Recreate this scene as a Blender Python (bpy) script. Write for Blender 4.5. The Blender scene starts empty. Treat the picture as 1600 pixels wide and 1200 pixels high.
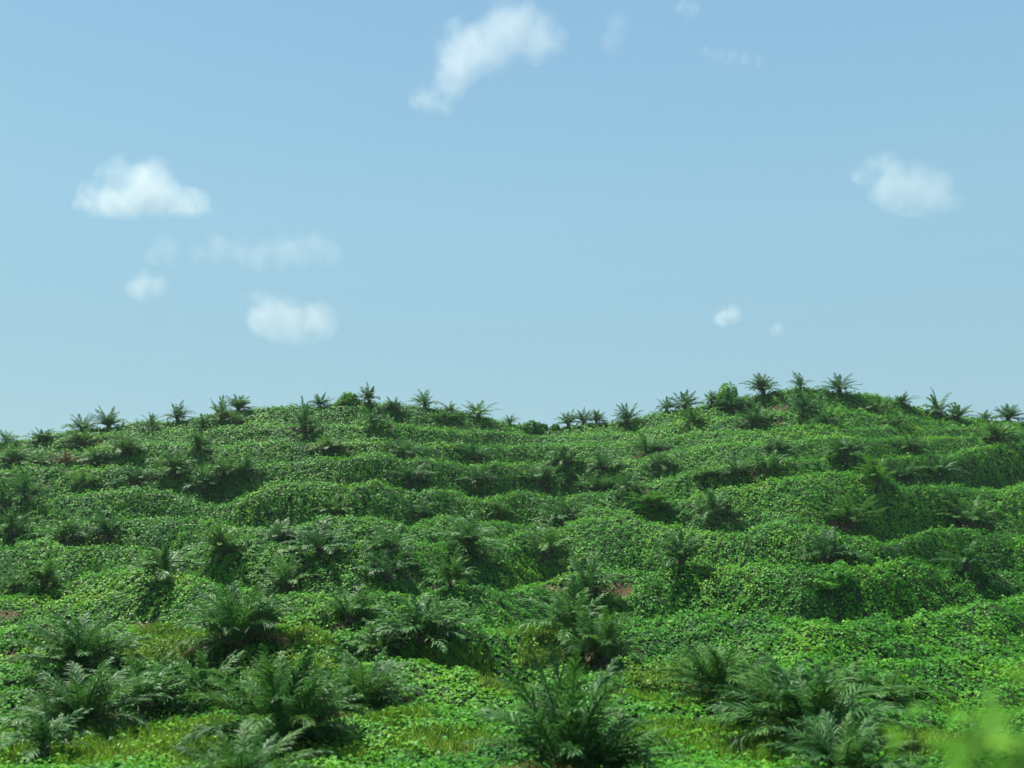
import bpy, math
import numpy as np
from mathutils import Vector, Matrix

rng = np.random.default_rng(7)
S = bpy.context.scene
COL = S.collection
R = math.radians

# ------------------------------------------------------------------ camera
FPX, CX, CY, VH = 1570.0, 800.0, 600.0, 860.0        # focal length, centre and eye level of the 1600 x 1200 picture
PITCH = math.atan((VH - CY) / FPX)
cam_d = bpy.data.cameras.new('camera')
cam_d.sensor_width = 36.0
cam_d.lens = 36.0 * FPX / 1600.0
cam_d.clip_start = 0.1
cam_d.clip_end = 30000
cam = bpy.data.objects.new('camera', cam_d)
COL.objects.link(cam)
cam.rotation_euler = (R(90) + PITCH, 0, 0)
S.camera = cam
cam_d.dof.use_dof = True
cam_d.dof.focus_distance = 90.0
cam_d.dof.aperture_fstop = cam_d.lens / 1000.0 / 0.055     # an opening of 55 mm

def ray(u, v):
    """slopes x/y and z/y of the line of sight through a picture point"""
    px, py = (np.asarray(u, float) - CX) / FPX, (CY - np.asarray(v, float)) / FPX
    fy = math.cos(PITCH) - py * math.sin(PITCH)
    fz = math.sin(PITCH) + py * math.cos(PITCH)
    return px / fy, fz / fy

# ------------------------------------------------------------------ helpers
def tag(o, label=None, cat=None, group=None, kind=None):
    if label: o['label'] = label
    if cat: o['category'] = cat
    if group: o['group'] = group
    if kind: o['kind'] = kind
    return o

def empty(name, loc, rz=0.0):
    o = bpy.data.objects.new(name, None)
    o.empty_display_size = 0.3
    o.location = loc
    o.rotation_euler = (0, 0, rz)
    COL.objects.link(o)
    return o

def mesh_np(name, verts, faces, mat=None, smooth=False, attr=None):
    """verts (n,3); faces (m,k), all faces with k corners"""
    me = bpy.data.meshes.new(name)
    verts = np.ascontiguousarray(verts, np.float32)
    faces = np.ascontiguousarray(faces, np.int32)
    m, k = faces.shape
    me.vertices.add(len(verts)); me.vertices.foreach_set('co', verts.ravel())
    me.loops.add(m * k); me.loops.foreach_set('vertex_index', faces.ravel())
    me.polygons.add(m)
    me.polygons.foreach_set('loop_start', np.arange(0, m * k, k, dtype=np.int32))
    me.polygons.foreach_set('loop_total', np.full(m, k, np.int32))
    if smooth:
        me.polygons.foreach_set('use_smooth', np.ones(m, bool))
    me.update(calc_edges=True)
    if attr:
        for nm, dom, val in attr:
            a = me.attributes.new(nm, 'FLOAT', dom)
            a.data.foreach_set('value', np.ascontiguousarray(val, np.float32))
    if mat: me.materials.append(mat)
    return me

def obj(name, me, parent=None):
    o = bpy.data.objects.new(name, me)
    COL.objects.link(o)
    if parent: o.parent = parent
    return o

def perlin(x, y, seed=0):
    x = np.asarray(x, float); y = np.asarray(y, float)
    xi = np.floor(x).astype(np.int64); yi = np.floor(y).astype(np.int64)
    xf = x - xi; yf = y - yi
    def g(ix, iy, dx, dy):
        h = (ix * 374761393 + iy * 668265263 + seed * 974634777) & 0xffffffff
        h = ((h ^ (h >> 13)) * 1274126177) & 0xffffffff
        h = h ^ (h >> 16)
        an = (h % 4096) / 4096.0 * 2 * np.pi
        return np.cos(an) * dx + np.sin(an) * dy
    f = lambda t: t * t * t * (t * (t * 6 - 15) + 10)
    a, b = f(xf), f(yf)
    n0 = g(xi, yi, xf, yf) * (1 - a) + g(xi + 1, yi, xf - 1, yf) * a
    n1 = g(xi, yi + 1, xf, yf - 1) * (1 - a) + g(xi + 1, yi + 1, xf - 1, yf - 1) * a
    return (n0 * (1 - b) + n1 * b) * 1.5

def fbm(x, y, seed=0, oct=3):
    t, amp = 0, 1.0
    for k in range(oct):
        t = t + amp * perlin(x * 2 ** k, y * 2 ** k, seed + 31 * k)
        amp *= 0.5
    return t

# ------------------------------------------------------------------ materials
def mat_new(name):
    m = bpy.data.materials.new(name)
    m.use_nodes = True
    nt = m.node_tree
    nt.nodes.clear()
    out = nt.nodes.new('ShaderNodeOutputMaterial')
    return m, nt, out

def ramp(nt, stops, fac):
    r = nt.nodes.new('ShaderNodeValToRGB')
    e = r.color_ramp.elements
    while len(e) < len(stops): e.new(0.5)
    for i, (p, c) in enumerate(stops):
        e[i].position = p; e[i].color = (*c, 1)
    nt.links.new(fac, r.inputs[0])
    return r.outputs[0]

def leaf_material(name, stops, attr=None, rough=0.45, spec=0.5, trans=0.3, tcol=1.5, rand_amount=0.25):
    m, nt, out = mat_new(name)
    N, L = nt.nodes, nt.links
    if attr:
        a = N.new('ShaderNodeAttribute'); a.attribute_name = attr
        fac = a.outputs['Fac']
    else:
        oi = N.new('ShaderNodeObjectInfo')
        tc = N.new('ShaderNodeTexCoord')
        nz = N.new('ShaderNodeTexNoise'); nz.inputs['Scale'].default_value = 2.5
        L.new(tc.outputs['Object'], nz.inputs['Vector'])
        mx = N.new('ShaderNodeMath'); mx.operation = 'MULTIPLY_ADD'
        L.new(oi.outputs['Random'], mx.inputs[0]); mx.inputs[1].default_value = 0.6
        ad = N.new('ShaderNodeMath'); ad.operation = 'MULTIPLY_ADD'
        L.new(nz.outputs[0], ad.inputs[0]); ad.inputs[1].default_value = 0.8; ad.inputs[2].default_value = -0.2
        L.new(ad.outputs[0], mx.inputs[2])
        fac = mx.outputs[0]
    col = ramp(nt, stops, fac)
    p = N.new('ShaderNodeBsdfPrincipled')
    p.inputs['Roughness'].default_value = rough
    p.inputs['Specular IOR Level'].default_value = spec
    L.new(col, p.inputs['Base Color'])
    t = N.new('ShaderNodeBsdfTranslucent')
    hs = N.new('ShaderNodeHueSaturation'); hs.inputs['Value'].default_value = tcol
    hs.inputs['Hue'].default_value = 0.495
    L.new(col, hs.inputs['Color']); L.new(hs.outputs[0], t.inputs['Color'])
    mix = N.new('ShaderNodeMixShader'); mix.inputs[0].default_value = trans
    L.new(p.outputs[0], mix.inputs[1]); L.new(t.outputs[0], mix.inputs[2])
    L.new(mix.outputs[0], out.inputs['Surface'])
    return m

M_vine = leaf_material('vine_leaf', [(0.0, (0.018, 0.090, 0.014)), (0.45, (0.050, 0.200, 0.014)),
                                     (0.8, (0.105, 0.262, 0.015)), (1.0, (0.185, 0.285, 0.020))], 'tint', 0.48, 0.08, 0.26)
M_frond = leaf_material('palm_leaflet', [(0.0, (0.020, 0.076, 0.020)), (0.5, (0.036, 0.118, 0.022)), (1.0, (0.072, 0.170, 0.024))],
                        None, 0.52, 0.18, 0.26, 1.5)
M_rusty = leaf_material('rusty_leaflet', [(0.0, (0.050, 0.050, 0.016)), (0.5, (0.085, 0.075, 0.020)), (1.0, (0.150, 0.105, 0.030))],
                        None, 0.6, 0.12, 0.22, 1.4)
M_bright = leaf_material('young_leaflet', [(0.0, (0.030, 0.110, 0.014)), (0.5, (0.055, 0.170, 0.016)), (1.0, (0.095, 0.220, 0.020))],
                        None, 0.52, 0.16, 0.30, 1.5)
M_grass = leaf_material('grass_blade', [(0.0, (0.060, 0.165, 0.012)), (0.6, (0.110, 0.235, 0.016)), (1.0, (0.200, 0.260, 0.040))],
                        'tint', 0.6, 0.3, 0.3)
M_fern = leaf_material('yellow_fern', [(0.0, (0.045, 0.125, 0.008)), (0.6, (0.085, 0.195, 0.011)), (1.0, (0.150, 0.235, 0.018))],
                       'tint', 0.55, 0.3, 0.3)
M_broad = leaf_material('broad_leaf', [(0.0, (0.038, 0.135, 0.010)), (0.6, (0.080, 0.220, 0.013)), (1.0, (0.130, 0.290, 0.025))],
                       'tint', 0.55, 0.12, 0.35)

def bark(name, c0, c1, sc):
    m, nt, out = mat_new(name)
    N, L = nt.nodes, nt.links
    tc = N.new('ShaderNodeTexCoord')
    nz = N.new('ShaderNodeTexNoise'); nz.inputs['Scale'].default_value = sc; nz.inputs['Detail'].default_value = 5
    L.new(tc.outputs['Object'], nz.inputs['Vector'])
    col = ramp(nt, [(0.3, c0), (0.7, c1)], nz.outputs[0])
    p = N.new('ShaderNodeBsdfPrincipled'); p.inputs['Roughness'].default_value = 0.9
    L.new(col, p.inputs['Base Color'])
    b = N.new('ShaderNodeBump'); b.inputs['Strength'].default_value = 0.6
    L.new(nz.outputs[0], b.inputs['Height']); L.new(b.outputs[0], p.inputs['Normal'])
    L.new(p.outputs[0], out.inputs['Surface'])
    return m
M_trunk = bark('palm_trunk', (0.030, 0.024, 0.016), (0.085, 0.065, 0.042), 9)
M_stem = bark('woody_stem', (0.035, 0.055, 0.015), (0.07, 0.09, 0.03), 14)

def ground_material():
    m, nt, out = mat_new('hillside_soil')
    N, L = nt.nodes, nt.links
    tc = N.new('ShaderNodeTexCoord')
    n1 = N.new('ShaderNodeTexNoise'); n1.inputs['Scale'].default_value = 0.9; n1.inputs['Detail'].default_value = 8
    n2 = N.new('ShaderNodeTexNoise'); n2.inputs['Scale'].default_value = 5.0; n2.inputs['Detail'].default_value = 6
    for n in (n1, n2): L.new(tc.outputs['Object'], n.inputs['Vector'])
    soil = ramp(nt, [(0.25, (0.030, 0.019, 0.009)), (0.5, (0.060, 0.040, 0.018)), (0.8, (0.100, 0.072, 0.034))], n1.outputs[0])
    litter = ramp(nt, [(0.3, (0.007, 0.026, 0.005)), (0.6, (0.013, 0.040, 0.006)), (0.8, (0.030, 0.040, 0.012))], n2.outputs[0])
    at = N.new('ShaderNodeAttribute'); at.attribute_name = 'bare'
    mix = N.new('ShaderNodeMix'); mix.data_type = 'RGBA'
    L.new(at.outputs['Fac'], mix.inputs['Factor'])
    L.new(litter, mix.inputs['A']); L.new(soil, mix.inputs['B'])
    p = N.new('ShaderNodeBsdfPrincipled'); p.inputs['Roughness'].default_value = 0.95
    p.inputs['Specular IOR Level'].default_value = 0.2
    L.new(mix.outputs['Result'], p.inputs['Base Color'])
    b = N.new('ShaderNodeBump'); b.inputs['Strength'].default_value = 0.7; b.inputs['Distance'].default_value = 0.15
    L.new(n2.outputs[0], b.inputs['Height']); L.new(b.outputs[0], p.inputs['Normal'])
    L.new(p.outputs[0], out.inputs['Surface'])
    return m
M_ground = ground_material()

# ------------------------------------------------------------------ the terraced hill
# crest lines of the terraces, near to far: (u, v) points and how deep the tread behind each is (0..1)
SKY = [(0,693),(60,682),(110,673),(160,668),(230,657),(270,658),(330,648),(370,640),(430,633),(500,635),(540,625),(600,627),(650,634),
       (700,641),(760,651),(800,661),(850,669),(880,668),(920,662),(980,656),(1030,642),(1080,638),(1110,629),(1190,613),(1240,604),
       (1300,611),(1340,616),(1380,618),(1420,631),(1450,643),(1500,651),(1560,657),(1600,660)]
CRESTS = [
 ([(0,1135),(200,1140),(400,1130),(600,1120),(800,1108),(1000,1092),(1200,1092),(1400,1120),(1600,1112)], [(0,.3),(1600,.3)]),
 ([(0,1050),(200,1045),(400,1062),(600,1040),(680,1028),(780,1072),(1000,1062),(1200,1040),(1400,1032),(1600,1030)], [(0,.6),(500,.6),(700,.8),(900,.5),(1600,.35)]),
 ([(0,985),(200,985),(400,992),(600,978),(800,985),(960,968),(1200,968),(1400,966),(1470,975),(1530,945),(1600,928)], [(0,.5),(800,.5),(960,1),(1600,1)]),
 ([(0,945),(100,908),(200,888),(300,905),(400,922),(470,940),(550,936),(700,925),(850,915),(950,900),(1050,888),(1200,886),(1310,880),(1400,886),(1500,892),(1600,898)], [(0,.9),(300,1),(500,.7),(850,.7),(1000,1),(1600,1)]),
 ([(0,850),(130,848),(300,864),(380,850),(470,856),(560,862),(700,850),(800,836),(900,815),(980,801),(1050,815),(1110,837),(1180,816),(1280,830),(1380,843),(1450,826),(1560,830),(1600,838)], [(0,.6),(400,.8),(700,.5),(1000,.9),(1600,1)]),
 ([(0,820),(100,816),(200,809),(300,803),(420,822),(500,812),(570,803),(640,816),(720,810),(800,819),(900,797),(950,790),(1050,776),(1100,761),(1200,746),(1300,736),(1400,762),(1480,751),(1550,766),(1600,751)], [(0,.7),(500,1),(800,.7),(1000,.6),(1600,1)]),
 ([(0,775),(100,776),(210,761),(290,766),(330,786),(400,764),(440,746),(490,757),(575,749),(640,766),(710,757),(750,774),(820,768),(900,772),(960,762),(1030,746),(1100,731),(1200,716),(1300,706),(1400,710),(1480,705),(1550,690),(1600,688)], [(0,.7),(400,1),(800,1),(1000,.6),(1300,.6),(1600,1)]),
 ([(0,735),(100,728),(200,725),(300,740),(400,721),(500,713),(570,709),(620,721),(690,713),(740,727),(850,722),(950,719),(1000,716),(1080,701),(1200,691),(1300,681),(1400,684),(1500,680),(1600,675)], [(0,.5),(400,.9),(800,.8),(1000,.5),(1600,.5)]),
 ([(0,711),(100,702),(200,693),(270,690),(330,700),(400,690),(500,687),(600,689),(700,691),(800,696),(900,694),(1000,688),(1100,674),(1200,668),(1300,663),(1400,666),(1500,669),(1600,669)], [(0,.5),(500,.7),(800,.5),(1600,.5)]),
 ([(0,701),(80,690),(200,676),(300,670),(400,662),(480,662),(560,660),(650,665),(720,669),(800,676),(850,681),(950,677),(1000,672),(1060,657),(1120,650),(1200,642),(1300,637),(1380,646),(1450,655),(1520,661),(1600,665)], [(0,.4),(500,.4),(1000,.4),(1200,.6),(1600,.4)]),
]
SKY_D = [(0,165),(400,172),(560,170),(850,196),(1050,186),(1250,180),(1450,186),(1600,186)]
T_TAB = [(-0.3,22),(0,29.5),(.09,33),(.18,38.5),(.28,46),(.36,54),(.45,66),(.54,82),(.62,98),(.71,118),(.80,135),(.89,154),(1.0,180)]

A_IN, NA, NY = 0.64, 860, 860
a_in = np.linspace(-A_IN, A_IN, NA)
a_out = np.array([0.68, 0.74, 0.82, 0.95, 1.15, 1.45, 1.8])
A = np.concatenate([-a_out[::-1], a_in, a_out])
Y = np.concatenate([[-60, -30, -10, 0, 4], np.geomspace(8, 265, NY), [285, 310, 350, 400, 450]])
u_of_a = CX + A * FPX * math.cos(PITCH)                 # near enough for reading the polylines
def line(pts, sg=6.0):
    v = np.interp(u_of_a, [p[0] for p in pts], [p[1] for p in pts])
    h = int(sg * 3); k = np.exp(-0.5 * (np.arange(-h, h + 1) / sg) ** 2); k /= k.sum()
    return np.convolve(np.pad(v, h, 'edge'), k, 'valid')
v_sky = line(SKY)
d_sky = line(SKY_D, 45.0)
def depth(v):
    t = (1200 - v) / (1200 - v_sky)
    d = np.interp(t, [p[0] for p in T_TAB], [p[1] for p in T_TAB])
    far = np.clip((t - 0.3) / 0.7, 0, 1)
    return d * (1 + far * (d_sky / 180.0 - 1))
lines = []
prev = np.full_like(v_sky, 1e9)
for pts, st in CRESTS:
    ci = len(lines)
    lump = np.abs(perlin(u_of_a / 105.0 + 13.7 * ci, np.full_like(u_of_a, 0.37 + ci), 51))
    gap_px = np.clip((line(pts) - v_sky) / 11.0, 2.5, 14)
    v = np.minimum(line(pts) - gap_px * (lump * 1.5 - 0.5), prev - 5)
    v = np.maximum(v, v_sky + 4)
    prev = v
    brk = np.clip(1.05 + 0.6 * perlin(u_of_a / 170.0 + 5.1 * ci, np.full_like(u_of_a, 0.61 + ci), 57), 0.55, 1.0)
    lines.append((v, line(st, 25.0) * brk))
lines.append((v_sky, np.full_like(v_sky, 0.3)))
KD = [np.full_like(v_sky, -60.), np.full_like(v_sky, 0.), np.full_like(v_sky, 8.), np.full_like(v_sky, 18.)]
KZ = [np.full_like(v_sky, -1.9), np.full_like(v_sky, -1.9), np.full_like(v_sky, -2.3), np.full_like(v_sky, -4.6)]
def soft(v, sg=42.0):
    h = int(sg * 3); k = np.exp(-0.5 * (np.arange(-h, h + 1) / sg) ** 2); k /= k.sum()
    return np.convolve(np.pad(v, h, 'edge'), k, 'valid')
cd = [0.7 * soft(depth(v)) + 0.3 * depth(v) for v, s in lines]
cd[-1] = soft(d_sky)
for i in range(1, len(cd)): cd[i] = np.maximum(cd[i], cd[i - 1] + 2.5)
cb = [ray(u_of_a, v)[1] for v, s in lines]
v0 = np.full_like(v_sky, 1200.)
KD.append(depth(v0)); KZ.append(depth(v0) * ray(u_of_a, v0)[1])
for i, (v, s) in enumerate(lines):
    d = cd[i]; z = d * cb[i]
    KD.append(d); KZ.append(z)
    if i + 1 < len(lines):
        gap = np.maximum(cd[i + 1] - d, 0.4)
        dip = s * np.minimum((0.22 if i < 5 else 0.16) * gap + 0.6, 3.6 if i < 5 else 2.9)
        z2 = cd[i + 1] * cb[i + 1]
        KD.append(d + 0.08 * gap); KZ.append(z - 0.25 * dip)
        KD.append(d + 0.20 * gap); KZ.append(z - 0.92 * dip)
        zt = z - dip + (1 - s) * 0.35 * (z2 - z)
        e = 0.42 + (0.33 if i < 6 else 0.16) * s                                   # where the tread ends
        KD.append(d + e * gap); KZ.append(zt)
        # the steep vine-covered face, rounding over to the next crest
        for x_ in (0.12, 0.25, 0.4, 0.6, 0.8):
            KD.append(d + (e + (1 - e) * x_) * gap); KZ.append(zt + (z2 - zt) * (s * (1 - (1 - x_) ** (1.7 if i < 6 else 2.3)) + (1 - s) * x_))
KD.append(d_sky + 6); KZ.append(d_sky * cb[-1] - 0.9)
KD.append(d_sky + 80); KZ.append(d_sky * cb[-1] - 24)
KD.append(np.full_like(v_sky, 460.)); KZ.append(np.full_like(v_sky, -4.))
KD = np.array(KD); KZ = np.array(KZ)
Z = np.empty((len(Y), len(A)))
for j in range(len(A)):
    Z[:, j] = np.interp(Y, np.maximum.accumulate(KD[:, j] + np.arange(len(KD)) * 1e-5), KZ[:, j])
# round the corners along the line of sight
sl = slice(5, 5 + NY)
k = np.exp(-0.5 * (np.arange(-6, 7) / 2.3) ** 2); k /= k.sum()
zz = np.pad(Z[sl], ((6, 6), (0, 0)), 'edge')
Z[sl] = sum(k[i] * zz[i:i + NY] for i in range(13))
YY = np.repeat(Y[:, None], len(A), 1)
XX = A[None, :] * np.maximum(YY, 8.0)
# vine mounds
def mound_noise(x, y):
    big = np.abs(perlin(x / 7.5, y / 6.0, 3)) * 0.60
    mid = np.abs(perlin(x / 3.1 + 5, y / 3.1, 11)) * 0.45
    sml = np.abs(perlin(x / 1.25, y / 1.25, 17)) * 0.36
    return big + mid + sml - 0.36
near_fade = np.clip((YY - 16) / 40.0, 0.0, 1.0) * 0.75 + 0.25
Z += np.where(YY > 10, mound_noise(XX, YY) * near_fade, 0) * np.clip((YY - 10) / 8, 0, 1)

cosa = None
def project_hit(u, v):
    a, b = ray(u, v)
    j = int(np.argmin(np.abs(A - a)))
    prof = Z[sl, j] / Y[sl]
    m = Y[sl] > 14
    hit = np.nonzero(m & (prof >= b))[0]
    if len(hit) == 0:
        i = int(np.argmax(np.where(m, prof, -9)))
    else:
        i = int(hit[0])
    y = Y[sl][i]
    return float(a * y), float(y), float(Z[sl][i, j])

def height(x, y):
    x = np.asarray(x, float); y = np.asarray(y, float)
    fi = np.interp(y, Y, np.arange(len(Y))); fj = np.interp(x / np.maximum(y, 8), A, np.arange(len(A)))
    i = np.clip(fi.astype(int), 0, len(Y) - 2); j = np.clip(fj.astype(int), 0, len(A) - 2)
    s, t = fi - i, fj - j
    return Z[i, j]*(1-s)*(1-t) + Z[i+1, j]*s*(1-t) + Z[i, j+1]*(1-s)*t + Z[i+1, j+1]*s*t

# free-standing mounds of vine: (u, v of the top, half width px, height m)
for (u, v, ru, h) in [(690, 1045, 75, 0.9), (1560, 985, 90, 1.3), (240, 925, 90, 0.8), (380, 868, 50, 0.7)]:
    x, y, z = project_hit(u, v)
    r = ru * y / FPX
    Z += h * np.exp(-(((XX - x) / r) ** 2 + ((YY - y) / (r * 1.1)) ** 2) * 1.2)

# bare red soil and short grass: (u, v, half width px, half height px)
SOIL = [(565,668,12,6),(462,678,18,5),(490,701,14,6),(545,706,9,5),(312,707,25,5),(66,761,11,8),(262,751,22,6),(1040,704,15,5),(1000,715,15,5),
        (765,776,9,6),(1010,769,12,5),(1105,656,15,7),(1165,657,20,6),(1215,641,22,9),(1215,661,16,6),(1295,665,13,6),(1390,668,10,4),
        (1505,741,20,7),(1590,756,15,8),(1320,826,55,10),(1130,816,30,6),(1510,826,40,8),(90,918,50,9),(215,981,45,10),(205,1032,22,20),
        (312,1050,15,14),(360,1026,26,8),(640,899,14,9),(682,921,30,6),(735,919,15,4),(865,921,25,8),(962,923,27,14),(910,936,40,8),
        (940,953,15,5),(535,976,13,8),(870,1026,13,10),(905,1036,15,9),(958,1081,18,8),(1020,1081,60,6),(8,962,20,15),(20,1022,15,9),
        (655,1092,10,8),(90,1066,25,5),(150,695,12,4),(420,700,10,4),(715,690,9,4),(850,770,10,4),(1180,745,14,4),(1330,720,14,5),(1440,755,16,5)]
GRASS = [(120,1190,130,14),(330,1195,60,12),(620,1120,50,12),(780,1075,50,10),(1080,1140,60,10),(480,1000,50,9),(60,1120,40,10),(1400,1180,70,14),(850,990,60,7),(730,1045,65,14),(265,1002,70,15),(1030,1097,85,9),(1180,1172,120,18),(690,1167,80,16),(200,1168,180,26),(680,1022,70,6),(842,1027,40,14),
         (40,1190,70,14),(560,1185,60,10),(1010,1150,60,10),(1440,1160,60,14)]
def patch_field(lst, x, y, stretch, zs=1.0):
    f = np.zeros_like(x)
    for (u, v, ru, rv) in lst:
        cx, cy, cz = project_hit(u, v)
        r = ru * cy / FPX
        rd = np.clip(rv * cy / FPX * stretch, 0.5, 3.2)
        q = ((x - cx) / r) ** 2 + ((y - cy) / rd) ** 2 + ((Z - cz) / max(rv * cy / FPX * zs, 0.22)) ** 2
        f = np.maximum(f, np.clip(1.55 - q, 0, 1))
    return f
edge = fbm(XX / 1.3, YY / 1.3, 71, 3)
bare = patch_field(SOIL, XX, YY, 2.2, 0.9)
bare = np.clip((bare + 0.55 * edge * (bare > 0) - 0.25) * 2.0, 0, 1)
lawn = patch_field(GRASS, XX, YY, 4.5, 2.5)
lawn = np.clip(lawn * 1.3 + 0.6 * edge * (lawn > 0) - 0.2, 0, 1)
Z = Z - bare * 0.15

n, m = Z.shape
idx = np.arange(n * m).reshape(n, m)
faces = np.stack([idx[:-1, :-1], idx[:-1, 1:], idx[1:, 1:], idx[1:, :-1]], -1).reshape(-1, 4)
P = np.stack([XX, YY, Z], -1)
g = obj('hillside', mesh_np('hillside', P.reshape(-1, 3), faces, M_ground, True,
        [('bare', 'POINT', np.clip(bare + 0.10 * lawn, 0, 1).ravel())]))
tag(g, 'terraced hillside of red brown soil under the vines', None, None, 'structure')

# ------------------------------------------------------------------ leaves of the creeping cover crop
du = P[:-1, 1:] - P[:-1, :-1]; dv = P[1:, :-1] - P[:-1, :-1]
nrm = np.cross(du, dv); area = np.linalg.norm(nrm, axis=-1)
nrm = nrm / np.maximum(area, 1e-9)[..., None]
yc, ac = YY[:-1, :-1], np.repeat(A[None, :-1], n - 1, 0)
dsk = np.repeat(d_sky[None, :-1], n - 1, 0)
inside = (np.abs(ac) < A_IN - 0.01) & (yc > 23) & (yc < dsk + 9)

def leaf_size(y): return 0.135 + 0.00130 * y
def scatter(weight, count):
    c = np.cumsum(weight.ravel()); c /= c[-1]
    q = np.searchsorted(c, rng.random(count))
    i, j = np.unravel_index(q, weight.shape)
    s, t = rng.random(count)[:, None], rng.random(count)[:, None]
    pos = P[i, j] * (1 - s) * (1 - t) + P[i, j + 1] * (1 - s) * t + P[i + 1, j] * s * (1 - t) + P[i + 1, j + 1] * s * t
    return pos, nrm[i, j], i, j

def frames(nv, heading_jit=None):
    """two tangents for every normal, turned at random"""
    nv = nv / np.linalg.norm(nv, axis=1)[:, None]
    r = rng.normal(size=nv.shape)
    t = np.cross(nv, r); t /= np.linalg.norm(t, axis=1)[:, None]
    return nv, t, np.cross(nv, t)

def leaves(pos, nv, size, fold=0.25, width=0.75):
    """kite-shaped leaves folded on the midrib: 6 points, 2 quads each"""
    nv, t, b = frames(nv)
    L = size[:, None]; W = L * width * 0.5
    n_ = len(pos)
    up = nv * (L * fold)
    base = pos - t * L * 0.5
    tip = pos + t * L * 0.5 - nv * L * 0.18
    mid = pos + nv * L * 0.05
    l1 = pos - t * L * 0.12 + b * W + up * 0.6
    r1 = pos - t * L * 0.12 - b * W + up * 0.6
    V = np.stack([base, mid, tip, l1, r1], 1).reshape(-1, 3)
    o = (np.arange(n_) * 5)[:, None]
    F = np.concatenate([o + [0, 1, 3], o + [1, 2, 3], o + [0, 4, 1], o + [4, 2, 1]], 1).reshape(-1, 3)
    return V, F

# where each point lies between two crests: 0 at the front crest, 1 at the next one
q_f = np.full(YY.shape, 0.9); s_f = np.zeros(YY.shape)
for i in range(len(lines) - 1):
    mk_ = (YY >= cd[i][None, :]) & (YY < cd[i + 1][None, :])
    q_f = np.where(mk_, (YY - cd[i][None, :]) / (cd[i + 1] - cd[i])[None, :], q_f)
    s_f = np.where(mk_, lines[i][1][None, :], s_f)
q_f = q_f[:-1, :-1]; s_f = s_f[:-1, :-1]
# the vine hangs thickest over the brow of a bank and leaves its foot thin
thick = np.interp(q_f, [0, .10, .25, .5, .72, .80, .90, 1.0], [1.25, .55, .35, .35, .35, .8, 1.6, 1.35])
thick = 1 + s_f * (thick - 1)
foot = 1 - 0.30 * s_f * np.interp(q_f, [.2, .45, .72, .80], [0, .7, 1, 0])
cover = foot * np.clip(1.0 - 0.78 * bare - 0.90 * lawn, 0.03, 1)[:-1, :-1]
gaps = np.clip(0.85 + 0.9 * fbm(XX / 0.85, YY / 0.85, 83, 2), 0.4, 1.0)[:-1, :-1]
thin = gaps * (1.0 - 0.3 * np.clip(fbm(XX / 6, YY / 6, 5, 2) * 1.5, 0, 1)[:-1, :-1])
sz = leaf_size(yc)
w = inside * area * cover * thin / (sz ** 2)
LAI = 2.4
count = int(w.sum() * LAI / 0.62)
count = min(count, 1100000)
pos, nv, ii, jj = scatter(w, count)
ls = leaf_size(pos[:, 1]) * rng.uniform(0.6, 1.35, count)
lift = rng.random(count) ** 0.8
puff = np.clip(0.5 + 0.8 * fbm(pos[:, 0] / 0.9, pos[:, 1] / 0.9, 23, 2), 0.1, 1.4)
pos = pos + nv * (0.02 + 0.42 * thick[ii, jj] * lift * puff * (0.6 + pos[:, 1] / 150))[:, None]
tilt = nv + np.array([-0.03, -0.02, 0.05]) + rng.normal(size=nv.shape) * 0.27
patch = fbm(pos[:, 0] / 9, pos[:, 1] / 9, 41, 3)
patch2 = fbm(pos[:, 0] / 2.2, pos[:, 1] / 2.2, 47, 2)
near_warm = np.clip((75 - pos[:, 1]) / 45, 0, 1) * -0.04
tint = np.clip(0.44 + 0.27 * patch + 0.20 * patch2 + rng.normal(size=count) * 0.12 + near_warm + 0.25 * lawn[ii, jj], 0, 1)
V, F = leaves(pos, tilt, ls)
vo = obj('creeping_vine_cover', mesh_np('creeping_vine_cover', V, F, M_vine, False, [('tint', 'FACE', np.repeat(tint, 4))]))
tag(vo, 'dense green creeping vine blanketing the terraced hillside', 'ground cover', None, 'stuff')
print('vine leaves', count)

# ------------------------------------------------------------------ grass
gw = inside * area * lawn[:-1, :-1] * (yc < 75)
gc = int(min(gw.sum() * 190, 330000))
pos, nv, ii, jj = scatter(gw, gc)
hgt = rng.uniform(0.10, 0.38, gc)
dirn = rng.normal(size=(gc, 3)) * 0.45 + np.array([0, 0, 1.0])
dirn /= np.linalg.norm(dirn, axis=1)[:, None]
side = np.cross(dirn, rng.normal(size=(gc, 3))); side /= np.linalg.norm(side, axis=1)[:, None]
wd = (0.010 + 0.016 * rng.random(gc))[:, None]
Lb = hgt[:, None]
bend = rng.normal(size=(gc, 3)) * 0.25 * Lb
V = np.stack([pos - side * wd, pos + side * wd, pos + dirn * Lb * 0.6 + side * wd * 0.8, pos + dirn * Lb + bend, pos + dirn * Lb * 0.6 - side * wd * 0.8], 1).reshape(-1, 3)
F = (np.arange(gc) * 5)[:, None] + np.array([[0, 1, 2, 3, 4]])
tint = np.clip(0.5 + 0.3 * fbm(pos[:, 0] / 3, pos[:, 1] / 3, 61, 2) + rng.normal(size=gc) * 0.18, 0, 1)
go = obj('grass', mesh_np('grass', V, F, M_grass, False, [('tint', 'FACE', tint)]))
tag(go, 'short yellow green grass on the lower terraces', 'grass', None, 'stuff')

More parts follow.
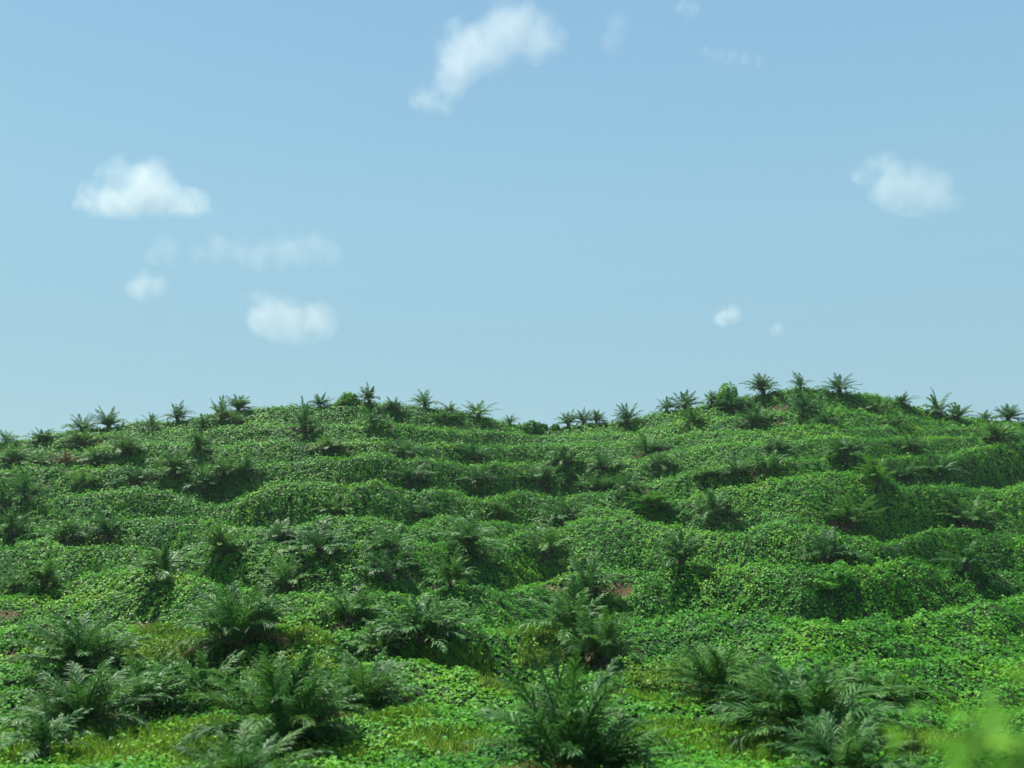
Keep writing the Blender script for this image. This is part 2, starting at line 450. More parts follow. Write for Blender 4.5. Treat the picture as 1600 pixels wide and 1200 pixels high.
# ------------------------------------------------------------------ oil palms
def frond_geom(L, th0, droop, pairs, lw, seed, plume=1.0):
    """one pinnate frond leaving the crown along +X: rachis plus two ranks of leaflets"""
    r = np.random.default_rng(seed)
    ns = 14
    th = th0; p = np.array([0.0, 0.0, 0.0]); pts = [p]; dirs = []
    twist = r.normal() * 0.05
    for i in range(ns):
        s = (i + 0.5) / ns
        th_i = th0 + droop * s ** 1.7
        d = np.array([math.sin(th_i), twist * s, math.cos(th_i)]); d /= np.linalg.norm(d)
        dirs.append(d); p = p + d * L / ns; pts.append(p)
    dirs.append(dirs[-1]); pts = np.array(pts); dirs = np.array(dirs)
    V, F = [], []
    def quad(a, b, c, d):
        o = len(V); V.extend([a, b, c, d]); F.append((o, o + 1, o + 2, o + 3))
    yv = np.array([0, 1.0, 0])
    # rachis: a three-sided tapering bar
    rings = []
    for i in range(ns + 1):
        s = i / ns; rr = 0.035 * (1 - s) ** 0.8 + 0.006
        up = np.cross(dirs[i], yv); up /= np.linalg.norm(up)
        o = len(V)
        V.extend([pts[i] + yv * rr, pts[i] - yv * rr, pts[i] + up * rr])
        rings.append(o)
    for a, b in zip(rings[:-1], rings[1:]):
        for k in range(3):
            F.append((a + k, a + (k + 1) % 3, b + (k + 1) % 3, b + k))
    for i in range(pairs):
        s = 0.16 + 0.84 * (i + 0.5) / pairs
        for sd in (-1, 1):
            ss = s + r.uniform(-0.4, 0.4) * 0.84 / pairs
            f = min(max(ss, 0.1), 0.999) * ns; i0 = int(f); fr = f - i0
            c = pts[i0] * (1 - fr) + pts[i0 + 1] * fr
            d = dirs[i0] * (1 - fr) + dirs[i0 + 1] * fr
            up = np.cross(d, yv * -1.0); up /= np.linalg.norm(up)
            if up[2] < 0 and abs(up[2]) > 0.3 and th0 > 0.6: up = -up
            prof = (math.sin(math.pi * min(1.0, 0.12 + 0.86 * ((ss - 0.16) / 0.84)) ** 0.75)) ** 0.6
            ll = L * 0.235 * max(prof, 0.25) * r.uniform(0.82, 1.12)
            ang = R(62 - 34 * ss + r.normal() * 6)
            lift = r.choice([0.55, 0.2, -0.15]) * plume + r.normal() * 0.12
            ld = d * math.cos(ang) + (yv * sd * math.cos(lift) + up * math.sin(lift)) * math.sin(ang)
            ld /= np.linalg.norm(ld)
            wv = np.cross(ld, up); wv /= max(np.linalg.norm(wv), 1e-6)
            wv = wv + up * r.normal() * 0.35
            wv *= lw * 0.5 / np.linalg.norm(wv)
            m1 = c + ld * ll * 0.5
            e = c + ld * ll + np.array([0, 0, -1]) * ll * r.uniform(0.10, 0.34)
            quad(c - wv * 0.6, c + wv * 0.6, m1 + wv, m1 - wv)
            quad(m1 - wv, m1 + wv, e + wv * 0.12, e - wv * 0.12)
    return np.array(V), np.array(F)

# crown plan: (lean from vertical, droop, relative length)
CROWN = []
NF = 30
for k in range(NF):
    s = (k + 0.5) / NF
    CROWN.append((R(6 + 66 * s ** 0.85), R(36 + 30 * s), 0.80 + 0.30 * math.sin(math.pi * min(1, 0.25 + s * 0.7))))
FR_HI = []
for c in range(6):
    s = (c + 0.5) / 6
    for q in range(2):
        V, F = frond_geom(3.15, R(5 + 66 * s ** 0.9), R(36 + 34 * s + (q * 12 - 6)), 54, 0.049, 100 + c * 7 + q)
        FR_HI.append(mesh_np('frond', V, F, M_frond))

def trunk_mesh(seed, h=0.75, r0=0.26):
    """short bole clad in old leaf bases"""
    r = np.random.default_rng(seed)
    V, F = [], []
    nseg, nr = 14, 9
    for i in range(nr):
        s = i / (nr - 1)
        rad = r0 * (1.08 - 0.28 * s + 0.10 * math.sin(s * 9)) * (1.0 if i < nr - 1 else 0.6)
        for k in range(nseg):
            an = 2 * math.pi * k / nseg
            rr = rad * (1 + 0.10 * r.normal() * 0.5 + 0.09 * (1 if (k + i) % 2 else -1))
            V.append((rr * math.cos(an), rr * math.sin(an), -0.45 + (h + 0.45) * s))
    for i in range(nr - 1):
        for k in range(nseg):
            a, b = i * nseg + k, i * nseg + (k + 1) % nseg
            F.append((a, b, b + nseg, a + nseg))
    for k in range(26):
        an = k * 2.399; z = 0.05 + (h - 0.05) * k / 26
        c, s_ = math.cos(an), math.sin(an)
        rad = r0 * (1.0 - 0.25 * z / h); out = rad + 0.13; w_ = 0.055
        o = len(V)
        for (rr, ww, dz) in ((rad * 0.8, w_, -0.05), (rad * 0.8, -w_, -0.05), (rad * 0.8, -w_, 0.05), (rad * 0.8, w_, 0.05),
                             (out, w_ * .6, 0.13), (out, -w_ * .6, 0.13), (out * 0.96, -w_ * .6, 0.19), (out * 0.96, w_ * .6, 0.19)):
            V.append((rr * c - ww * s_, rr * s_ + ww * c, z + dz))
        for q in ((0,1,5,4),(1,2,6,5),(2,3,7,6),(3,0,4,7),(4,5,6,7)):
            F.append(tuple(o + t for t in q))
    return mesh_np('trunk', np.array(V), np.array(F), M_trunk)
TRUNKS = [trunk_mesh(s) for s in (1, 2, 3)]

def crown_mesh(seed, nf, pairs, lw):
    r = np.random.default_rng(seed)
    Vs, Fs, o = [], [], 0
    gap = r.uniform(0, 6.28)
    for k in range(nf):
        s = (k + 0.5) / nf
        if math.cos(k * 2.399 - gap) > 0.75 and r.random() < 0.55: continue
        V, F = frond_geom(3.15 * r.uniform(0.70, 1.12), R(4 + 64 * s ** 0.9 + r.normal() * 7), R(38 + 34 * s + r.normal() * 10), pairs, lw, seed * 100 + k)
        an = k * 2.399 + r.normal() * 0.15
        c, sn = math.cos(an), math.sin(an)
        V = np.stack([V[:, 0] * c - V[:, 1] * sn + 0.10 * c, V[:, 0] * sn + V[:, 1] * c + 0.10 * sn, V[:, 2]], 1)
        Vs.append(V); Fs.append(F + o); o += len(V)
    return mesh_np('crown', np.concatenate(Vs), np.concatenate(Fs), M_frond)
CROWNS = [crown_mesh(s, nf, 22, 0.10) for s, nf in ((1, 26), (2, 32), (3, 22), (4, 28), (5, 19), (6, 34), (7, 24), (8, 30), (9, 21), (10, 27))]

# every palm: (u, v of the foot, width px, height px, look)
PALMS = [
 # skyline
 (10,695,38,22,0),(65,692,42,20,0),(127,674,42,24,0),(170,671,46,30,0),(238,677,32,28,0),(277,659,42,28,0),(346,661,36,34,0),(372,641,42,22,0),
 (500,638,34,20,0),(577,626,30,24,'small upright'),(615,645,30,18,0),(664,637,42,26,'open spreading'),(702,647,32,16,0),(748,652,54,22,0),(797,663,26,14,'half hidden'),
 (888,664,32,22,0),(912,662,32,22,0),(932,662,28,18,0),(980,667,38,28,0),(1042,643,32,20,0),(1070,638,44,27,0),(1112,630,28,18,'half hidden'),
 (1193,614,44,28,0),(1250,605,30,24,'small stiff'),(1312,616,50,26,0),(1410,634,34,18,'half hidden'),(1468,651,44,36,'dense round'),(1497,660,34,24,0),(1540,660,30,14,0),(1575,658,44,22,'open spreading'),
 # first row below
 (125,699,48,30,0),(192,715,52,38,0),(317,669,38,20,0),(376,666,36,20,0),(475,681,42,50,'tall'),(585,669,40,32,0),(695,661,38,18,0),
 (1080,664,42,32,0),(1148,645,48,34,0),(1185,671,46,38,0),(1257,646,48,34,0),(1295,669,42,36,0),(1370,645,38,26,0),(1400,669,38,28,0),(1560,691,74,38,0),
 # second row below
 (18,725,46,28,0),(60,731,44,26,0),(102,728,34,22,'rusty tinged'),(152,731,38,24,0),(310,707,44,32,0),(515,709,48,28,0),(630,719,42,32,0),(742,726,52,28,0),
 (885,729,48,34,0),(945,739,48,32,0),(1012,713,50,38,0),(1032,737,40,28,0),(1152,747,42,28,0),(1200,741,52,42,0),(1210,704,34,22,0),(1322,717,62,30,0),(1422,709,44,28,0),
 # third row
 (38,786,64,46,0),(133,771,44,30,0),(215,763,50,30,0),(270,743,54,38,0),(318,776,44,40,0),(350,748,52,30,0),(384,746,44,30,0),(640,759,50,36,0),(745,766,50,36,0),
 (845,766,64,36,0),(937,773,62,32,0),(982,773,40,36,0),(1103,751,44,20,'bright low'),(1372,761,46,44,'bright upright'),(1417,758,44,32,0),(1465,749,58,42,0),
 # fourth row
 (4,800,40,40,0),(20,843,50,46,0),(98,851,74,50,0),(172,851,64,46,0),(345,869,62,46,0),(430,848,54,32,0),(500,869,84,48,0),(522,809,44,32,0),(612,869,64,44,0),(652,817,50,38,0),(733,863,84,56,0),(780,816,40,32,0),
 (850,877,70,62,0),(882,823,74,46,0),(1018,801,60,30,'yellow green'),(1065,886,64,58,0),(1117,813,54,52,0),(1290,886,84,54,0),(1330,829,74,52,0),(1510,896,66,62,0),(1515,829,84,46,0),
 # fifth row
 (68,921,64,48,'dark trunked'),(22,925,50,36,0),(255,906,70,58,0),(450,926,74,52,0),(605,911,74,50,0),(705,921,66,56,0),(922,936,74,72,'dark trunked'),
 (375,1021,135,108,'large arching'),(412,985,60,50,0),(547,976,84,54,0),(590,1026,66,52,0),(660,1011,122,72,0),(895,1002,112,82,0),(945,1046,92,92,'dark trunked'),
 # foreground
 (122,1052,140,92,0),(128,1142,160,112,0),(225,1116,120,80,0),(320,1102,112,82,0),(430,1172,190,160,'huge dense'),(475,1150,130,100,0),(570,1112,124,90,0),(68,1187,84,62,0),(385,1245,170,110,'nearest'),
 (880,1235,215,215,'huge tall'),(1130,1097,134,96,0),(1215,1120,130,90,0),(1263,1152,210,125,'huge spreading'),(1390,1108,122,56,0),(1320,1215,150,100,0),(960,1225,130,80,0),
]
PARTS_FROM = 84        # palms at least this tall in the picture are built frond by frond
def place_palm(p, k):
    u, v, wpx, hpx, look = p
    x, y, z = project_hit(min(max(u, 2), 1598), v)
    z = float(height(x, y))
    H = hpx * y / FPX; W = wpx * y / FPX
    H = min(max(H * (1.04 if k < 30 else 0.90), 1.2), 6.0)
    W = min(max(W * (1.05 if k < 30 else 1.15), 1.8), 7.5)
    sc_z = H / 3.0; sc_x = W / 4.1
    sc = 0.5 * (sc_z + sc_x)
    r = np.random.default_rng(900 + k)
    rz = r.uniform(0, 6.28)
    root = empty('oil_palm', (x, y, z + (0.0 if 'trunk' in str(look) else (-0.12 if hpx >= PARTS_FROM else 0.22))), rz)
    fx = min(max(sc_x / sc, 0.75), 1.35); fz = min(max(sc_z / sc, 0.8), 1.25)
    root.scale = (sc * fx, sc * fx, sc * fz)
    root.rotation_euler = (r.normal() * 0.09, r.normal() * 0.09, rz)
    t = obj('trunk', TRUNKS[k % 3], root)
    th = 0.66 if 'trunk' in str(look) else 0.26
    t.scale = (1, 1, 1.0 if th > 0.5 else 0.5)
    if hpx >= PARTS_FROM:
        nf = 38 + int(r.integers(-4, 5))
        for q in range(nf):
            s = (q + 0.5) / nf
            c = min(5, int(s * 6))
            f = obj('frond', FR_HI[c * 2 + int(r.integers(0, 2))], root)
            an = q * 2.399 + r.normal() * 0.15
            f.location = (0.12 * math.cos(an), 0.12 * math.sin(an), th + 0.06 * (1 - s))
            f.rotation_euler = (r.normal() * 0.08, r.normal() * 0.08, an)
            L = (0.80 + 0.30 * math.sin(math.pi * min(1, 0.2 + s * 0.7))) * r.uniform(0.88, 1.08)
            f.scale = (L, L, L)
    else:
        c = obj('crown', CROWNS[int(r.integers(0, len(CROWNS)))], root)
        c.location = (0, 0, th)
    m_ = M_rusty if 'rusty' in str(look) else (M_bright if ('bright' in str(look) or 'yellow' in str(look)) else None)
    for ch in root.children:
        dry = ch.name.startswith('frond') and ch.rotation_euler.z > nf * 2.399 - 16 and r.random() < 0.16
        if not ch.name.startswith('trunk') and (m_ or dry):
            ch.material_slots[0].link = 'OBJECT'
            ch.material_slots[0].material = m_ or M_rusty
            if dry and not m_: ch['label'] = 'dry brownish old frond'
    # measure the finished crown and bring it to its real width and height
    pts = []
    rm_ = root.matrix_basis.to_3x3()
    for ch in root.children:
        if ch.name.startswith('trunk'): continue
        co = VERTS.get(ch.data.name)
        if co is None:
            co = np.empty(len(ch.data.vertices) * 3, np.float32); ch.data.vertices.foreach_get('co', co)
            co = VERTS[ch.data.name] = co.reshape(-1, 3)[::7]
        mb = np.array(ch.matrix_basis)
        pts.append(co @ mb[:3, :3].T + mb[:3, 3])
    pts = np.concatenate(pts) @ np.array(rm_).T
    w_now = np.percentile(pts[:, 0], 97) - np.percentile(pts[:, 0], 3)
    h_now = np.percentile(pts[:, 2], 98.5)
    kx = min(max(W / w_now, 0.55), 1.8); kz = min(max(H / h_now, 0.55), 1.8)
    kx = min(max(kx, kz * 0.85), kz * 2.0)
    root.scale = (root.scale[0] * kx, root.scale[1] * kx, root.scale[2] * kz)
    return root, (x, y, z, W, H)
VERTS = {}

ORD = ['first', 'second', 'third', 'fourth', 'fifth', 'sixth', 'seventh', 'eighth', 'ninth', 'tenth', 'eleventh', 'twelfth', 'thirteenth',
       'fourteenth', 'fifteenth', 'sixteenth', 'seventeenth', 'eighteenth', 'nineteenth', 'twentieth']
ROWS = [(0, 30, 'along the skyline of the'), (30, 45, 'just under the crest of the'), (45, 62, 'on the upper terraces of the'),
        (62, 78, 'on the middle terraces of the'), (78, 99, 'on the lower terraces of the'), (99, 113, 'at the foot of the'), (113, 200, 'in the foreground below the')]
ends = {}
for lo, hi, phrase in ROWS:
    hi = min(hi, len(PALMS))
    for side_name, test in (('left hill', lambda u: u < 830), ('right hill', lambda u: u >= 830)):
        ids = sorted([k for k in range(lo, hi) if test(PALMS[k][0])], key=lambda k: PALMS[k][0])
        for o_, k in enumerate(ids):
            u, v, wpx, hpx, look = PALMS[k]
            if not look:
                q = wpx / hpx
                look = 'low spreading' if q > 1.75 else ('upright' if q < 1.2 else 'bushy')
            root, _ = place_palm(PALMS[k], k)
            tag(root, f'{look} young oil palm, {ORD[o_]} from left {phrase} {side_name}', 'oil palm', 'young oil palms on the terraced hill')

# ------------------------------------------------------------------ bushes and vine-draped stumps
def tube(pts, r0, r1, seg=6):
    V, F = [], []
    pts = np.array(pts, float); n_ = len(pts)
    for i, p in enumerate(pts):
        d = pts[min(i + 1, n_ - 1)] - pts[max(i - 1, 0)]; d /= np.linalg.norm(d)
        a = np.cross(d, [0.3, 1, 0.1]); a /= np.linalg.norm(a); b = np.cross(d, a)
        rr = r0 + (r1 - r0) * i / (n_ - 1)
        for k in range(seg):
            an = 2 * math.pi * k / seg
            V.append(p + rr * (a * math.cos(an) + b * math.sin(an)))
    for i in range(n_ - 1):
        for k in range(seg):
            F.append((i * seg + k, i * seg + (k + 1) % seg, (i + 1) * seg + (k + 1) % seg, (i + 1) * seg + k))
    return np.array(V), np.array(F)

def draped_bush(name, u, v, wpx, hpx, label, cat, group, seed, tint0=0.45):
    x, y, z = project_hit(u, v)
    z = float(height(x, y))
    W, H = wpx * y / FPX / 2, hpx * y / FPX
    r = np.random.default_rng(seed)
    root = empty(name, (x, y + 0.3, z - 0.12 - (0.35 * H if v > 800 else 0)))
    V, F = tube([(0, 0, -0.4), (0.03 * W, 0.02, H * 0.4), (-0.05 * W, 0.05, H * 0.8)], 0.13, 0.07)
    obj('stem', mesh_np('stem', V, F, M_stem), root)
    cnt = int(900 + 500 * W)
    d = r.normal(size=(cnt, 3)); d /= np.linalg.norm(d, axis=1)[:, None]
    d[:, 2] = np.abs(d[:, 2])
    lump = 1 + 0.28 * perlin(d[:, 0] * 2.2 + seed, d[:, 1] * 2.2 + d[:, 2] * 1.7, seed)
    rad = lump * (1 - 0.35 * r.random(cnt) ** 2)
    pp = d * rad[:, None] * np.array([W, W, H])
    nv_ = d + np.array([0, 0, 0.5]) + r.normal(size=d.shape) * 0.45
    sz_ = leaf_size(y) * r.uniform(0.6, 1.3, cnt)
    V, F = leaves(pp, nv_, sz_)
    tn = np.clip(tint0 + r.normal(size=cnt) * 0.18, 0, 1)
    obj('foliage', mesh_np('foliage', V, F, M_vine, False, [('tint', 'FACE', np.repeat(tn, 4))]), root)
    tag(root, label, cat, group)
BG = 'vine covered stumps and bushes'
draped_bush('vine_draped_stump', 543, 632, 34, 20, 'round vine covered hump on the crest beside the small upright palm', 'bush', BG, 5, 0.6)
draped_bush('vine_draped_stump', 1137, 634, 36, 34, 'tall round vine covered hump on the right hill skyline', 'bush', BG, 6, 0.6)
draped_bush('vine_draped_stump', 832, 680, 34, 22, 'dark leafy hump at the dip between the two hills', 'bush', BG, 7, 0.2)
draped_bush('vine_draped_stump', 1282, 912, 60, 22, 'vine covered hump on the long terrace crest, left of a twin', 'bush', BG, 8, 0.45)
draped_bush('vine_draped_stump', 1313, 913, 50, 30, 'dark vine covered hump on the long terrace crest, right of a twin', 'bush', BG, 9, 0.3)
draped_bush('small_bush', 850, 670, 13, 10, 'tiny dark bush in the saddle, nearer the dark hump', 'bush', BG, 10, 0.2)
draped_bush('small_bush', 867, 670, 17, 11, 'tiny bush in the saddle, nearer the palm trio', 'bush', BG, 11, 0.3)

def fern_clump(u, v, wpx, hpx, label, seed):
    x, y, z = project_hit(u, v)
    z = float(height(x, y))
    W, H = wpx * y / FPX / 2, hpx * y / FPX * 1.15
    r = np.random.default_rng(seed)
    root = empty('fern_clump', (x, y, z - 0.05))
    SV, SF, so = [], [], 0
    pos_, nv_, sz_, tn = [], [], [], []
    for k in range(60):
        an, rr = r.uniform(0, 6.28), math.sqrt(r.random())
        bx, by = rr * W * 0.85 * math.cos(an), rr * W * 0.6 * math.sin(an)
        bz = float(height(x + bx, y + by)) - z
        hh = H * (1.05 - 0.45 * rr) * r.uniform(0.7, 1.15)
        lean = np.array([math.cos(an) * rr * 0.5 + r.normal() * 0.2, math.sin(an) * rr * 0.4 + r.normal() * 0.2, 1.0]); lean /= np.linalg.norm(lean)
        pts = [np.array([bx, by, bz]) + lean * hh * s + np.array([0, 0, -0.15 * hh * s * s]) for s in (0, 0.35, 0.7, 1.0)]
        V, F = tube(pts, 0.014, 0.005, 4)
        SV.append(V); SF.append(F + so); so += len(V)
        for q in range(34):
            s = 0.15 + 0.85 * r.random()
            c = pts[0] + lean * hh * s + np.array([0, 0, -0.15 * hh * s * s])
            dd = r.normal(size=3); dd[2] *= 0.4
            pos_.append(c + dd * 0.12); nv_.append(np.array([0, 0, 0.7]) + r.normal(size=3) * 0.5)
            sz_.append(r.uniform(0.12, 0.24)); tn.append(np.clip(0.35 + 0.35 * s + r.normal() * 0.18, 0, 1))
    V, F = leaves(np.array(pos_), np.array(nv_), np.array(sz_), 0.2, 0.4)
    obj('stems', mesh_np('stems', np.concatenate(SV), np.concatenate(SF), M_stem), root)
    obj('foliage', mesh_np('foliage', V, F, M_fern, False, [('tint', 'FACE', np.repeat(np.array(tn), 4))]), root)
    tag(root, label, 'fern', 'yellow green ferns on the lower slope')
fern_clump(455, 1062, 150, 46, 'wide yellow green fern clump right of the large arching palm', 21)
fern_clump(1032, 1080, 115, 46, 'yellow green fern clump above a bare red bank', 22)
fern_clump(265, 1032, 95, 36, 'yellow green fern clump by the red soil, furthest left', 23)

# ------------------------------------------------------------------ the leafy plant by the road, close to the camera
def roadside_plant():
    y0 = 3.0
    a0, _ = ray(1665, 1190)
    x0 = float(a0 * y0)
    z0 = float(height(x0, y0))
    root = empty('roadside_shrub', (x0, y0, z0 - 0.03))
    r = np.random.default_rng(77)
    top = float(ray(1545, 1030)[1] * y0) - z0
    for k in range(38):
        an, rr = r.uniform(0, 6.28), 0.22 * math.sqrt(r.random())
        bx, by = rr * math.cos(an), rr * math.sin(an)
        lean = np.array([bx * 1.3 + r.normal() * 0.12 + 0.04, by + r.normal() * 0.12, 1.0]); lean /= np.linalg.norm(lean)
        hh = top * r.uniform(0.72, 1.02)
        pts = [np.array([bx, by, -0.05]) + lean * hh * s + np.array([bx, by, 0]) * 0.6 * s * s for s in (0, 0.25, 0.5, 0.75, 1.0)]
        V, F = tube(pts, 0.011, 0.004, 6)
        st = obj('stem', mesh_np('stem', V, F, M_stem), root)
        c, nv_, sz_ = [], [], []
        for q in range(46):
            s = 0.25 + 0.75 * (q + r.random()) / 46
            p = np.array([np.interp(s, (0, .25, .5, .75, 1), [pt[i] for pt in pts]) for i in range(3)])
            dd = r.normal(size=3); dd[2] = abs(dd[2]) * 0.2; dd /= np.linalg.norm(dd)
            c.append(p + dd * 0.07); nv_.append(np.array([0, -0.15, 0.9]) + r.normal(size=3) * 0.42); sz_.append(r.uniform(0.06, 0.13))
        V, F = leaves(np.array(c), np.array(nv_), np.array(sz_), 0.18, 0.62)
        tn = np.clip(0.45 + r.normal(size=len(c)) * 0.22, 0, 1)
        obj('foliage', mesh_np('foliage', V, F, M_broad, False, [('tint', 'FACE', np.repeat(tn, 4))]), root)
    tag(root, 'bright green leafy shrub close to the camera, lower right corner', 'shrub')
roadside_plant()

# ------------------------------------------------------------------ clouds
SUN_EL, SUN_AZ = R(64), R(-46)          # azimuth from +Y towards +X
sun_dir = Vector((math.sin(SUN_AZ) * math.cos(SUN_EL), math.cos(SUN_AZ) * math.cos(SUN_EL), math.sin(SUN_EL)))

def cloud(dist, blobs, dens, label, seed, noise_sc=1.9, rag=0.75, warp=1.9, flat=None):
    """blobs: (u, v, radius px) in the picture; becomes a real body of mist at its own distance"""
    pts = []
    for (u, v, rp) in blobs:
        a, b = ray(u, v)
        pts.append((np.array([a * dist, dist, b * dist]), rp * dist / FPX))
    c0 = sum(p for p, r in pts) / len(pts)
    rr = np.random.default_rng(seed)
    import bmesh
    bm = bmesh.new()
    loc = []
    for p, r in pts:
        q = p - c0; q[1] += rr.normal() * r * 0.25
        loc.append((q, r))
        bmesh.ops.create_icosphere(bm, subdivisions=3, radius=r * 1.42, matrix=Matrix.Translation(Vector(q)))
    me = bpy.data.meshes.new('cloud'); bm.to_mesh(me); bm.free()
    o = obj('cloud', me)
    o.location = c0
    rm = o.modifiers.new('union', 'REMESH'); rm.mode = 'VOXEL'; rm.voxel_size = min(r for q, r in loc) * 0.22
    m, nt, out = mat_new('cloud_mist')
    N, L = nt.nodes, nt.links
    tc = N.new('ShaderNodeTexCoord')
    nz = N.new('ShaderNodeTexNoise'); nz.inputs['Detail'].default_value = 4; nz.inputs['Roughness'].default_value = 0.5
    rmax = max(r for q, r in loc)
    nz.inputs['Scale'].default_value = noise_sc / rmax / 2.2
    L.new(tc.outputs['Object'], nz.inputs['Vector'])
    # the mist is torn: every point is looked up a little off its place
    n2 = N.new('ShaderNodeTexNoise'); n2.inputs['Detail'].default_value = 3
    n2.inputs['Scale'].default_value = 0.9 / rmax
    L.new(tc.outputs['Object'], n2.inputs['Vector'])
    c2 = N.new('ShaderNodeVectorMath'); c2.operation = 'SUBTRACT'; c2.inputs[1].default_value = (0.5, 0.5, 0.5)
    L.new(n2.outputs['Color'], c2.inputs[0])
    s2 = N.new('ShaderNodeVectorMath'); s2.operation = 'SCALE'; s2.inputs['Scale'].default_value = warp * rmax
    L.new(c2.outputs[0], s2.inputs[0])
    wp = N.new('ShaderNodeVectorMath'); wp.operation = 'ADD'
    L.new(tc.outputs['Object'], wp.inputs[0]); L.new(s2.outputs[0], wp.inputs[1])
    acc = None
    for q, r in loc:
        dn = N.new('ShaderNodeVectorMath'); dn.operation = 'DISTANCE'
        L.new(wp.outputs[0], dn.inputs[0]); dn.inputs[1].default_value = q
        f = N.new('ShaderNodeMath'); f.operation = 'MULTIPLY_ADD'
        L.new(dn.outputs['Value'], f.inputs[0]); f.inputs[1].default_value = -1.0 / (r * 1.45); f.inputs[2].default_value = 1.0
        if acc is None: acc = f.outputs[0]
        else:
            mxn = N.new('ShaderNodeMath'); mxn.operation = 'SMOOTH_MAX'; mxn.inputs[2].default_value = 0.25
            L.new(acc, mxn.inputs[0]); L.new(f.outputs[0], mxn.inputs[1]); acc = mxn.outputs[0]
    nn = N.new('ShaderNodeMath'); nn.operation = 'MULTIPLY_ADD'
    L.new(nz.outputs[0], nn.inputs[0]); nn.inputs[1].default_value = rag * 2.0; nn.inputs[2].default_value = -rag
    sm = N.new('ShaderNodeMath'); sm.operation = 'ADD'
    L.new(acc, sm.inputs[0]); L.new(nn.outputs[0], sm.inputs[1])
    mr = N.new('ShaderNodeMapRange'); mr.interpolation_type = 'SMOOTHSTEP'
    mr.inputs['From Min'].default_value = 0.0; mr.inputs['From Max'].default_value = 1.0
    mr.inputs['To Min'].default_value = 0.0; mr.inputs['To Max'].default_value = 0.20 * dens / rmax
    L.new(sm.outputs[0], mr.inputs['Value'])
    gt = N.new('ShaderNodeMath'); gt.operation = 'GREATER_THAN'; gt.inputs[1].default_value = 0.0
    L.new(acc, gt.inputs[0])
    ml = N.new('ShaderNodeMath'); ml.operation = 'MULTIPLY'
    L.new(mr.outputs[0], ml.inputs[0]); L.new(gt.outputs[0], ml.inputs[1])
    if flat is not None:                # the level base of a fair-weather cloud
        zb = float(ray(800, flat)[1] * dist - c0[2])
        sp = N.new('ShaderNodeSeparateXYZ'); L.new(wp.outputs[0], sp.inputs[0])
        s3 = N.new('ShaderNodeSeparateXYZ'); L.new(tc.outputs['Object'], s3.inputs[0])
        av = N.new('ShaderNodeMath'); av.operation = 'MULTIPLY_ADD'; av.inputs[1].default_value = 0.15
        L.new(sp.outputs['Z'], av.inputs[0]); 
        a2 = N.new('ShaderNodeMath'); a2.operation = 'MULTIPLY'; a2.inputs[1].default_value = 0.85
        L.new(s3.outputs['Z'], a2.inputs[0]); L.new(a2.outputs[0], av.inputs[2])
        fr = N.new('ShaderNodeMapRange'); fr.interpolation_type = 'SMOOTHSTEP'
        fr.inputs['From Min'].default_value = zb; fr.inputs['From Max'].default_value = zb + rmax * 0.45
        L.new(av.outputs[0], fr.inputs['Value'])
        m2 = N.new('ShaderNodeMath'); m2.operation = 'MULTIPLY'
        L.new(ml.outputs[0], m2.inputs[0]); L.new(fr.outputs[0], m2.inputs[1]); ml = m2
    pv = N.new('ShaderNodeVolumePrincipled')
    pv.inputs['Color'].default_value = (0.76, 0.79, 0.76, 1)
    pv.inputs['Anisotropy'].default_value = 0.1
    L.new(ml.outputs[0], pv.inputs['Density'])
    L.new(pv.outputs[0], out.inputs['Volume'])
    o.data.materials.append(m)
    tag(o, label, 'cloud', 'small white clouds')
    return o
cloud(2600, [(165,312,34),(200,290,42),(232,285,38),(250,312,34),(280,318,26),(310,318,20),(140,325,20)], 2.8, 'large bright dome shaped cloud with a tail to its right', 1, flat=342)
cloud(2300, [(656,157,16),(690,150,28),(700,122,36),(714,94,40),(742,66,44),(774,48,48),(806,45,46),(838,54,36),(862,64,25),(752,92,22)], 1.8, 'bent cloud arching down to its left at the top of sky', 2)
cloud(2700, [(1352,262,18),(1375,275,28),(1400,288,34),(1428,296,36),(1455,303,31),(1478,314,22)], 1.25, 'lone white cloud high over the right end of the hill', 3)
cloud(3000, [(412,492,30),(450,502,34),(495,500,30),(410,475,20)], 1.7, 'white cloud low over the left hill crest', 4, flat=540)
cloud(3100, [(310,394,16),(345,392,24),(375,394,24),(405,396,24),(440,390,27),(465,391,26),(490,390,26),(520,396,18)], 0.5, 'long thin cloud strip between two brighter clouds', 5)
cloud(3100, [(218,444,22),(240,442,18)], 1.0, 'small faint puff under the bright dome cloud', 6)
cloud(3200, [(1128,496,14),(1145,490,14)], 1.2, 'tiny white puff low over the right hill', 7)
cloud(3000, [(1103,82,10),(1122,86,12),(1143,90,13),(1164,94,12),(1184,98,9)], 0.28, 'faint wisp high up right of the bent cloud', 8)
cloud(2900, [(262,390,24),(240,395,16)], 0.35, 'faint wisp at the left end of the long strip', 9)
cloud(2900, [(962,40,22),(958,62,20)], 0.3, 'very faint wisp just right of the bent cloud', 10)
cloud(2900, [(1066,4,14),(1082,12,14)], 0.35, 'faint wisp cut by the upper edge of the sky', 12)
cloud(3200, [(1215,513,11)], 0.6, 'faintest speck of cloud beside the tiny puff', 11)

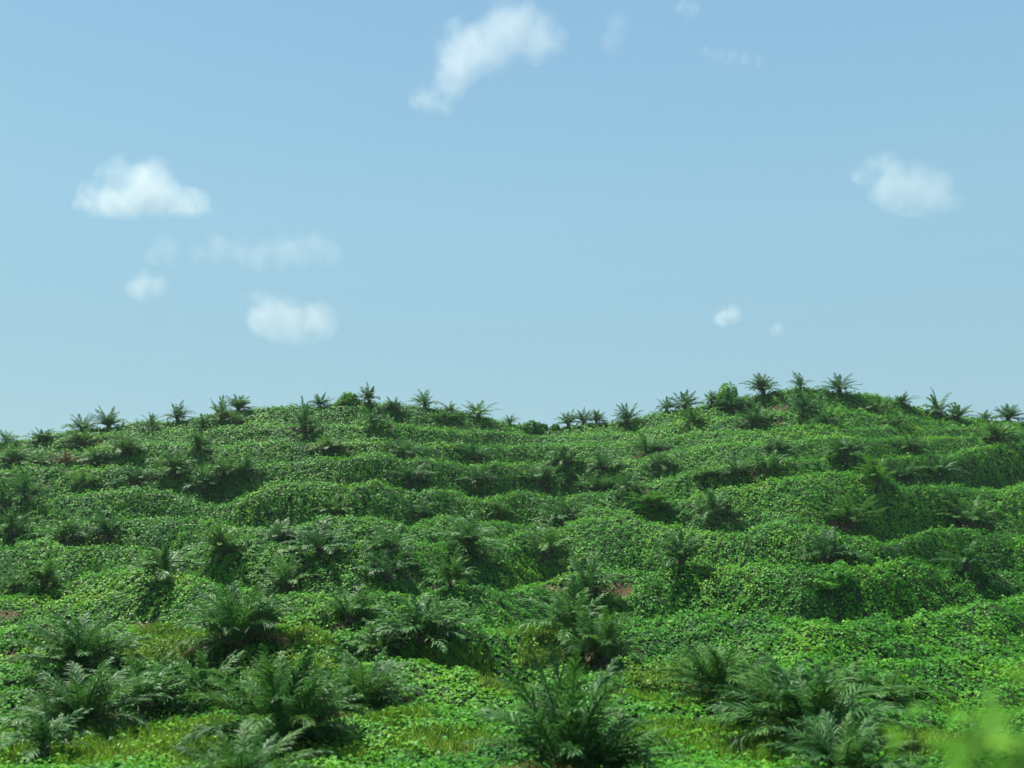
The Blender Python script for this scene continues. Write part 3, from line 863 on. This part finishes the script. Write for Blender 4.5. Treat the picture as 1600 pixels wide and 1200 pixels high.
# ------------------------------------------------------------------ air
hz_v = np.array([(x, y, z) for z in (-14, 52) for (x, y) in ((-900, -90), (900, -90), (900, 480), (-900, 480))], float)
hz_f = np.array([(0, 3, 2, 1), (4, 5, 6, 7), (0, 1, 5, 4), (1, 2, 6, 5), (2, 3, 7, 6), (3, 0, 4, 7)])
hm, nt, out = mat_new('haze_air')
pv = nt.nodes.new('ShaderNodeVolumePrincipled')
pv.inputs['Color'].default_value = (0.80, 0.90, 1.0, 1)
pv.inputs['Density'].default_value = 0.00009
nt.links.new(pv.outputs[0], out.inputs['Volume'])
hz = obj('haze', mesh_np('haze', hz_v, hz_f, hm))
tag(hz, 'thin bluish haze in the air over the hill', None, None, 'stuff')

# ------------------------------------------------------------------ light
W_ = bpy.data.worlds.new('World'); S.world = W_; W_.use_nodes = True
nt = W_.node_tree
bg = nt.nodes['Background']
sky = nt.nodes.new('ShaderNodeTexSky'); sky.sky_type = 'NISHITA'; sky.sun_disc = False
sky.sun_elevation = SUN_EL; sky.sun_rotation = SUN_AZ
sky.altitude = 0; sky.air_density = 1.0; sky.dust_density = 0.6; sky.ozone_density = 1.0
wb = nt.nodes.new('ShaderNodeMix'); wb.data_type = 'RGBA'; wb.blend_type = 'MULTIPLY'
wb.inputs['Factor'].default_value = 1.0; wb.inputs['B'].default_value = (0.95, 1.13, 0.98, 1)
nt.links.new(sky.outputs[0], wb.inputs['A'])
# the milky tropical haze of the sky: paler and greener than clear air, and even from side to side
tcw = nt.nodes.new('ShaderNodeTexCoord'); sx = nt.nodes.new('ShaderNodeSeparateXYZ')
nt.links.new(tcw.outputs['Generated'], sx.inputs[0])
milky = ramp(nt, [(0.0, (.300, .480, .545)), (0.14, (.330, .530, .625)), (0.32, (.330, .582, .728)), (0.47, (.280, .522, .735)), (1.0, (.16, .36, .62))], sx.outputs['Z'])
sc_ = nt.nodes.new('ShaderNodeVectorMath'); sc_.operation = 'SCALE'; sc_.inputs['Scale'].default_value = 5.9
nt.links.new(milky, sc_.inputs[0])
mk = nt.nodes.new('ShaderNodeMix'); mk.data_type = 'RGBA'; mk.inputs['Factor'].default_value = 0.82
nt.links.new(wb.outputs['Result'], mk.inputs['A']); nt.links.new(sc_.outputs[0], mk.inputs['B'])
nt.links.new(mk.outputs['Result'], bg.inputs['Color']); bg.inputs['Strength'].default_value = 0.07
sd = bpy.data.lights.new('sun', 'SUN'); sd.energy = 5.0; sd.angle = R(0.5); sd.color = (1.0, 0.95, 0.87)
so_ = bpy.data.objects.new('sun', sd); COL.objects.link(so_)
so_.rotation_euler = (-sun_dir).to_track_quat('-Z', 'Y').to_euler()

S.view_settings.view_transform = 'Standard'; S.view_settings.look = 'None'
S.view_settings.exposure = 1.26; S.view_settings.gamma = 1.0; S.view_settings.use_curve_mapping = False
S.render.engine = 'CYCLES'
S.cycles.max_bounces = 6; S.cycles.diffuse_bounces = 3; S.cycles.glossy_bounces = 2; S.cycles.transmission_bounces = 3
S.cycles.volume_bounces = 3
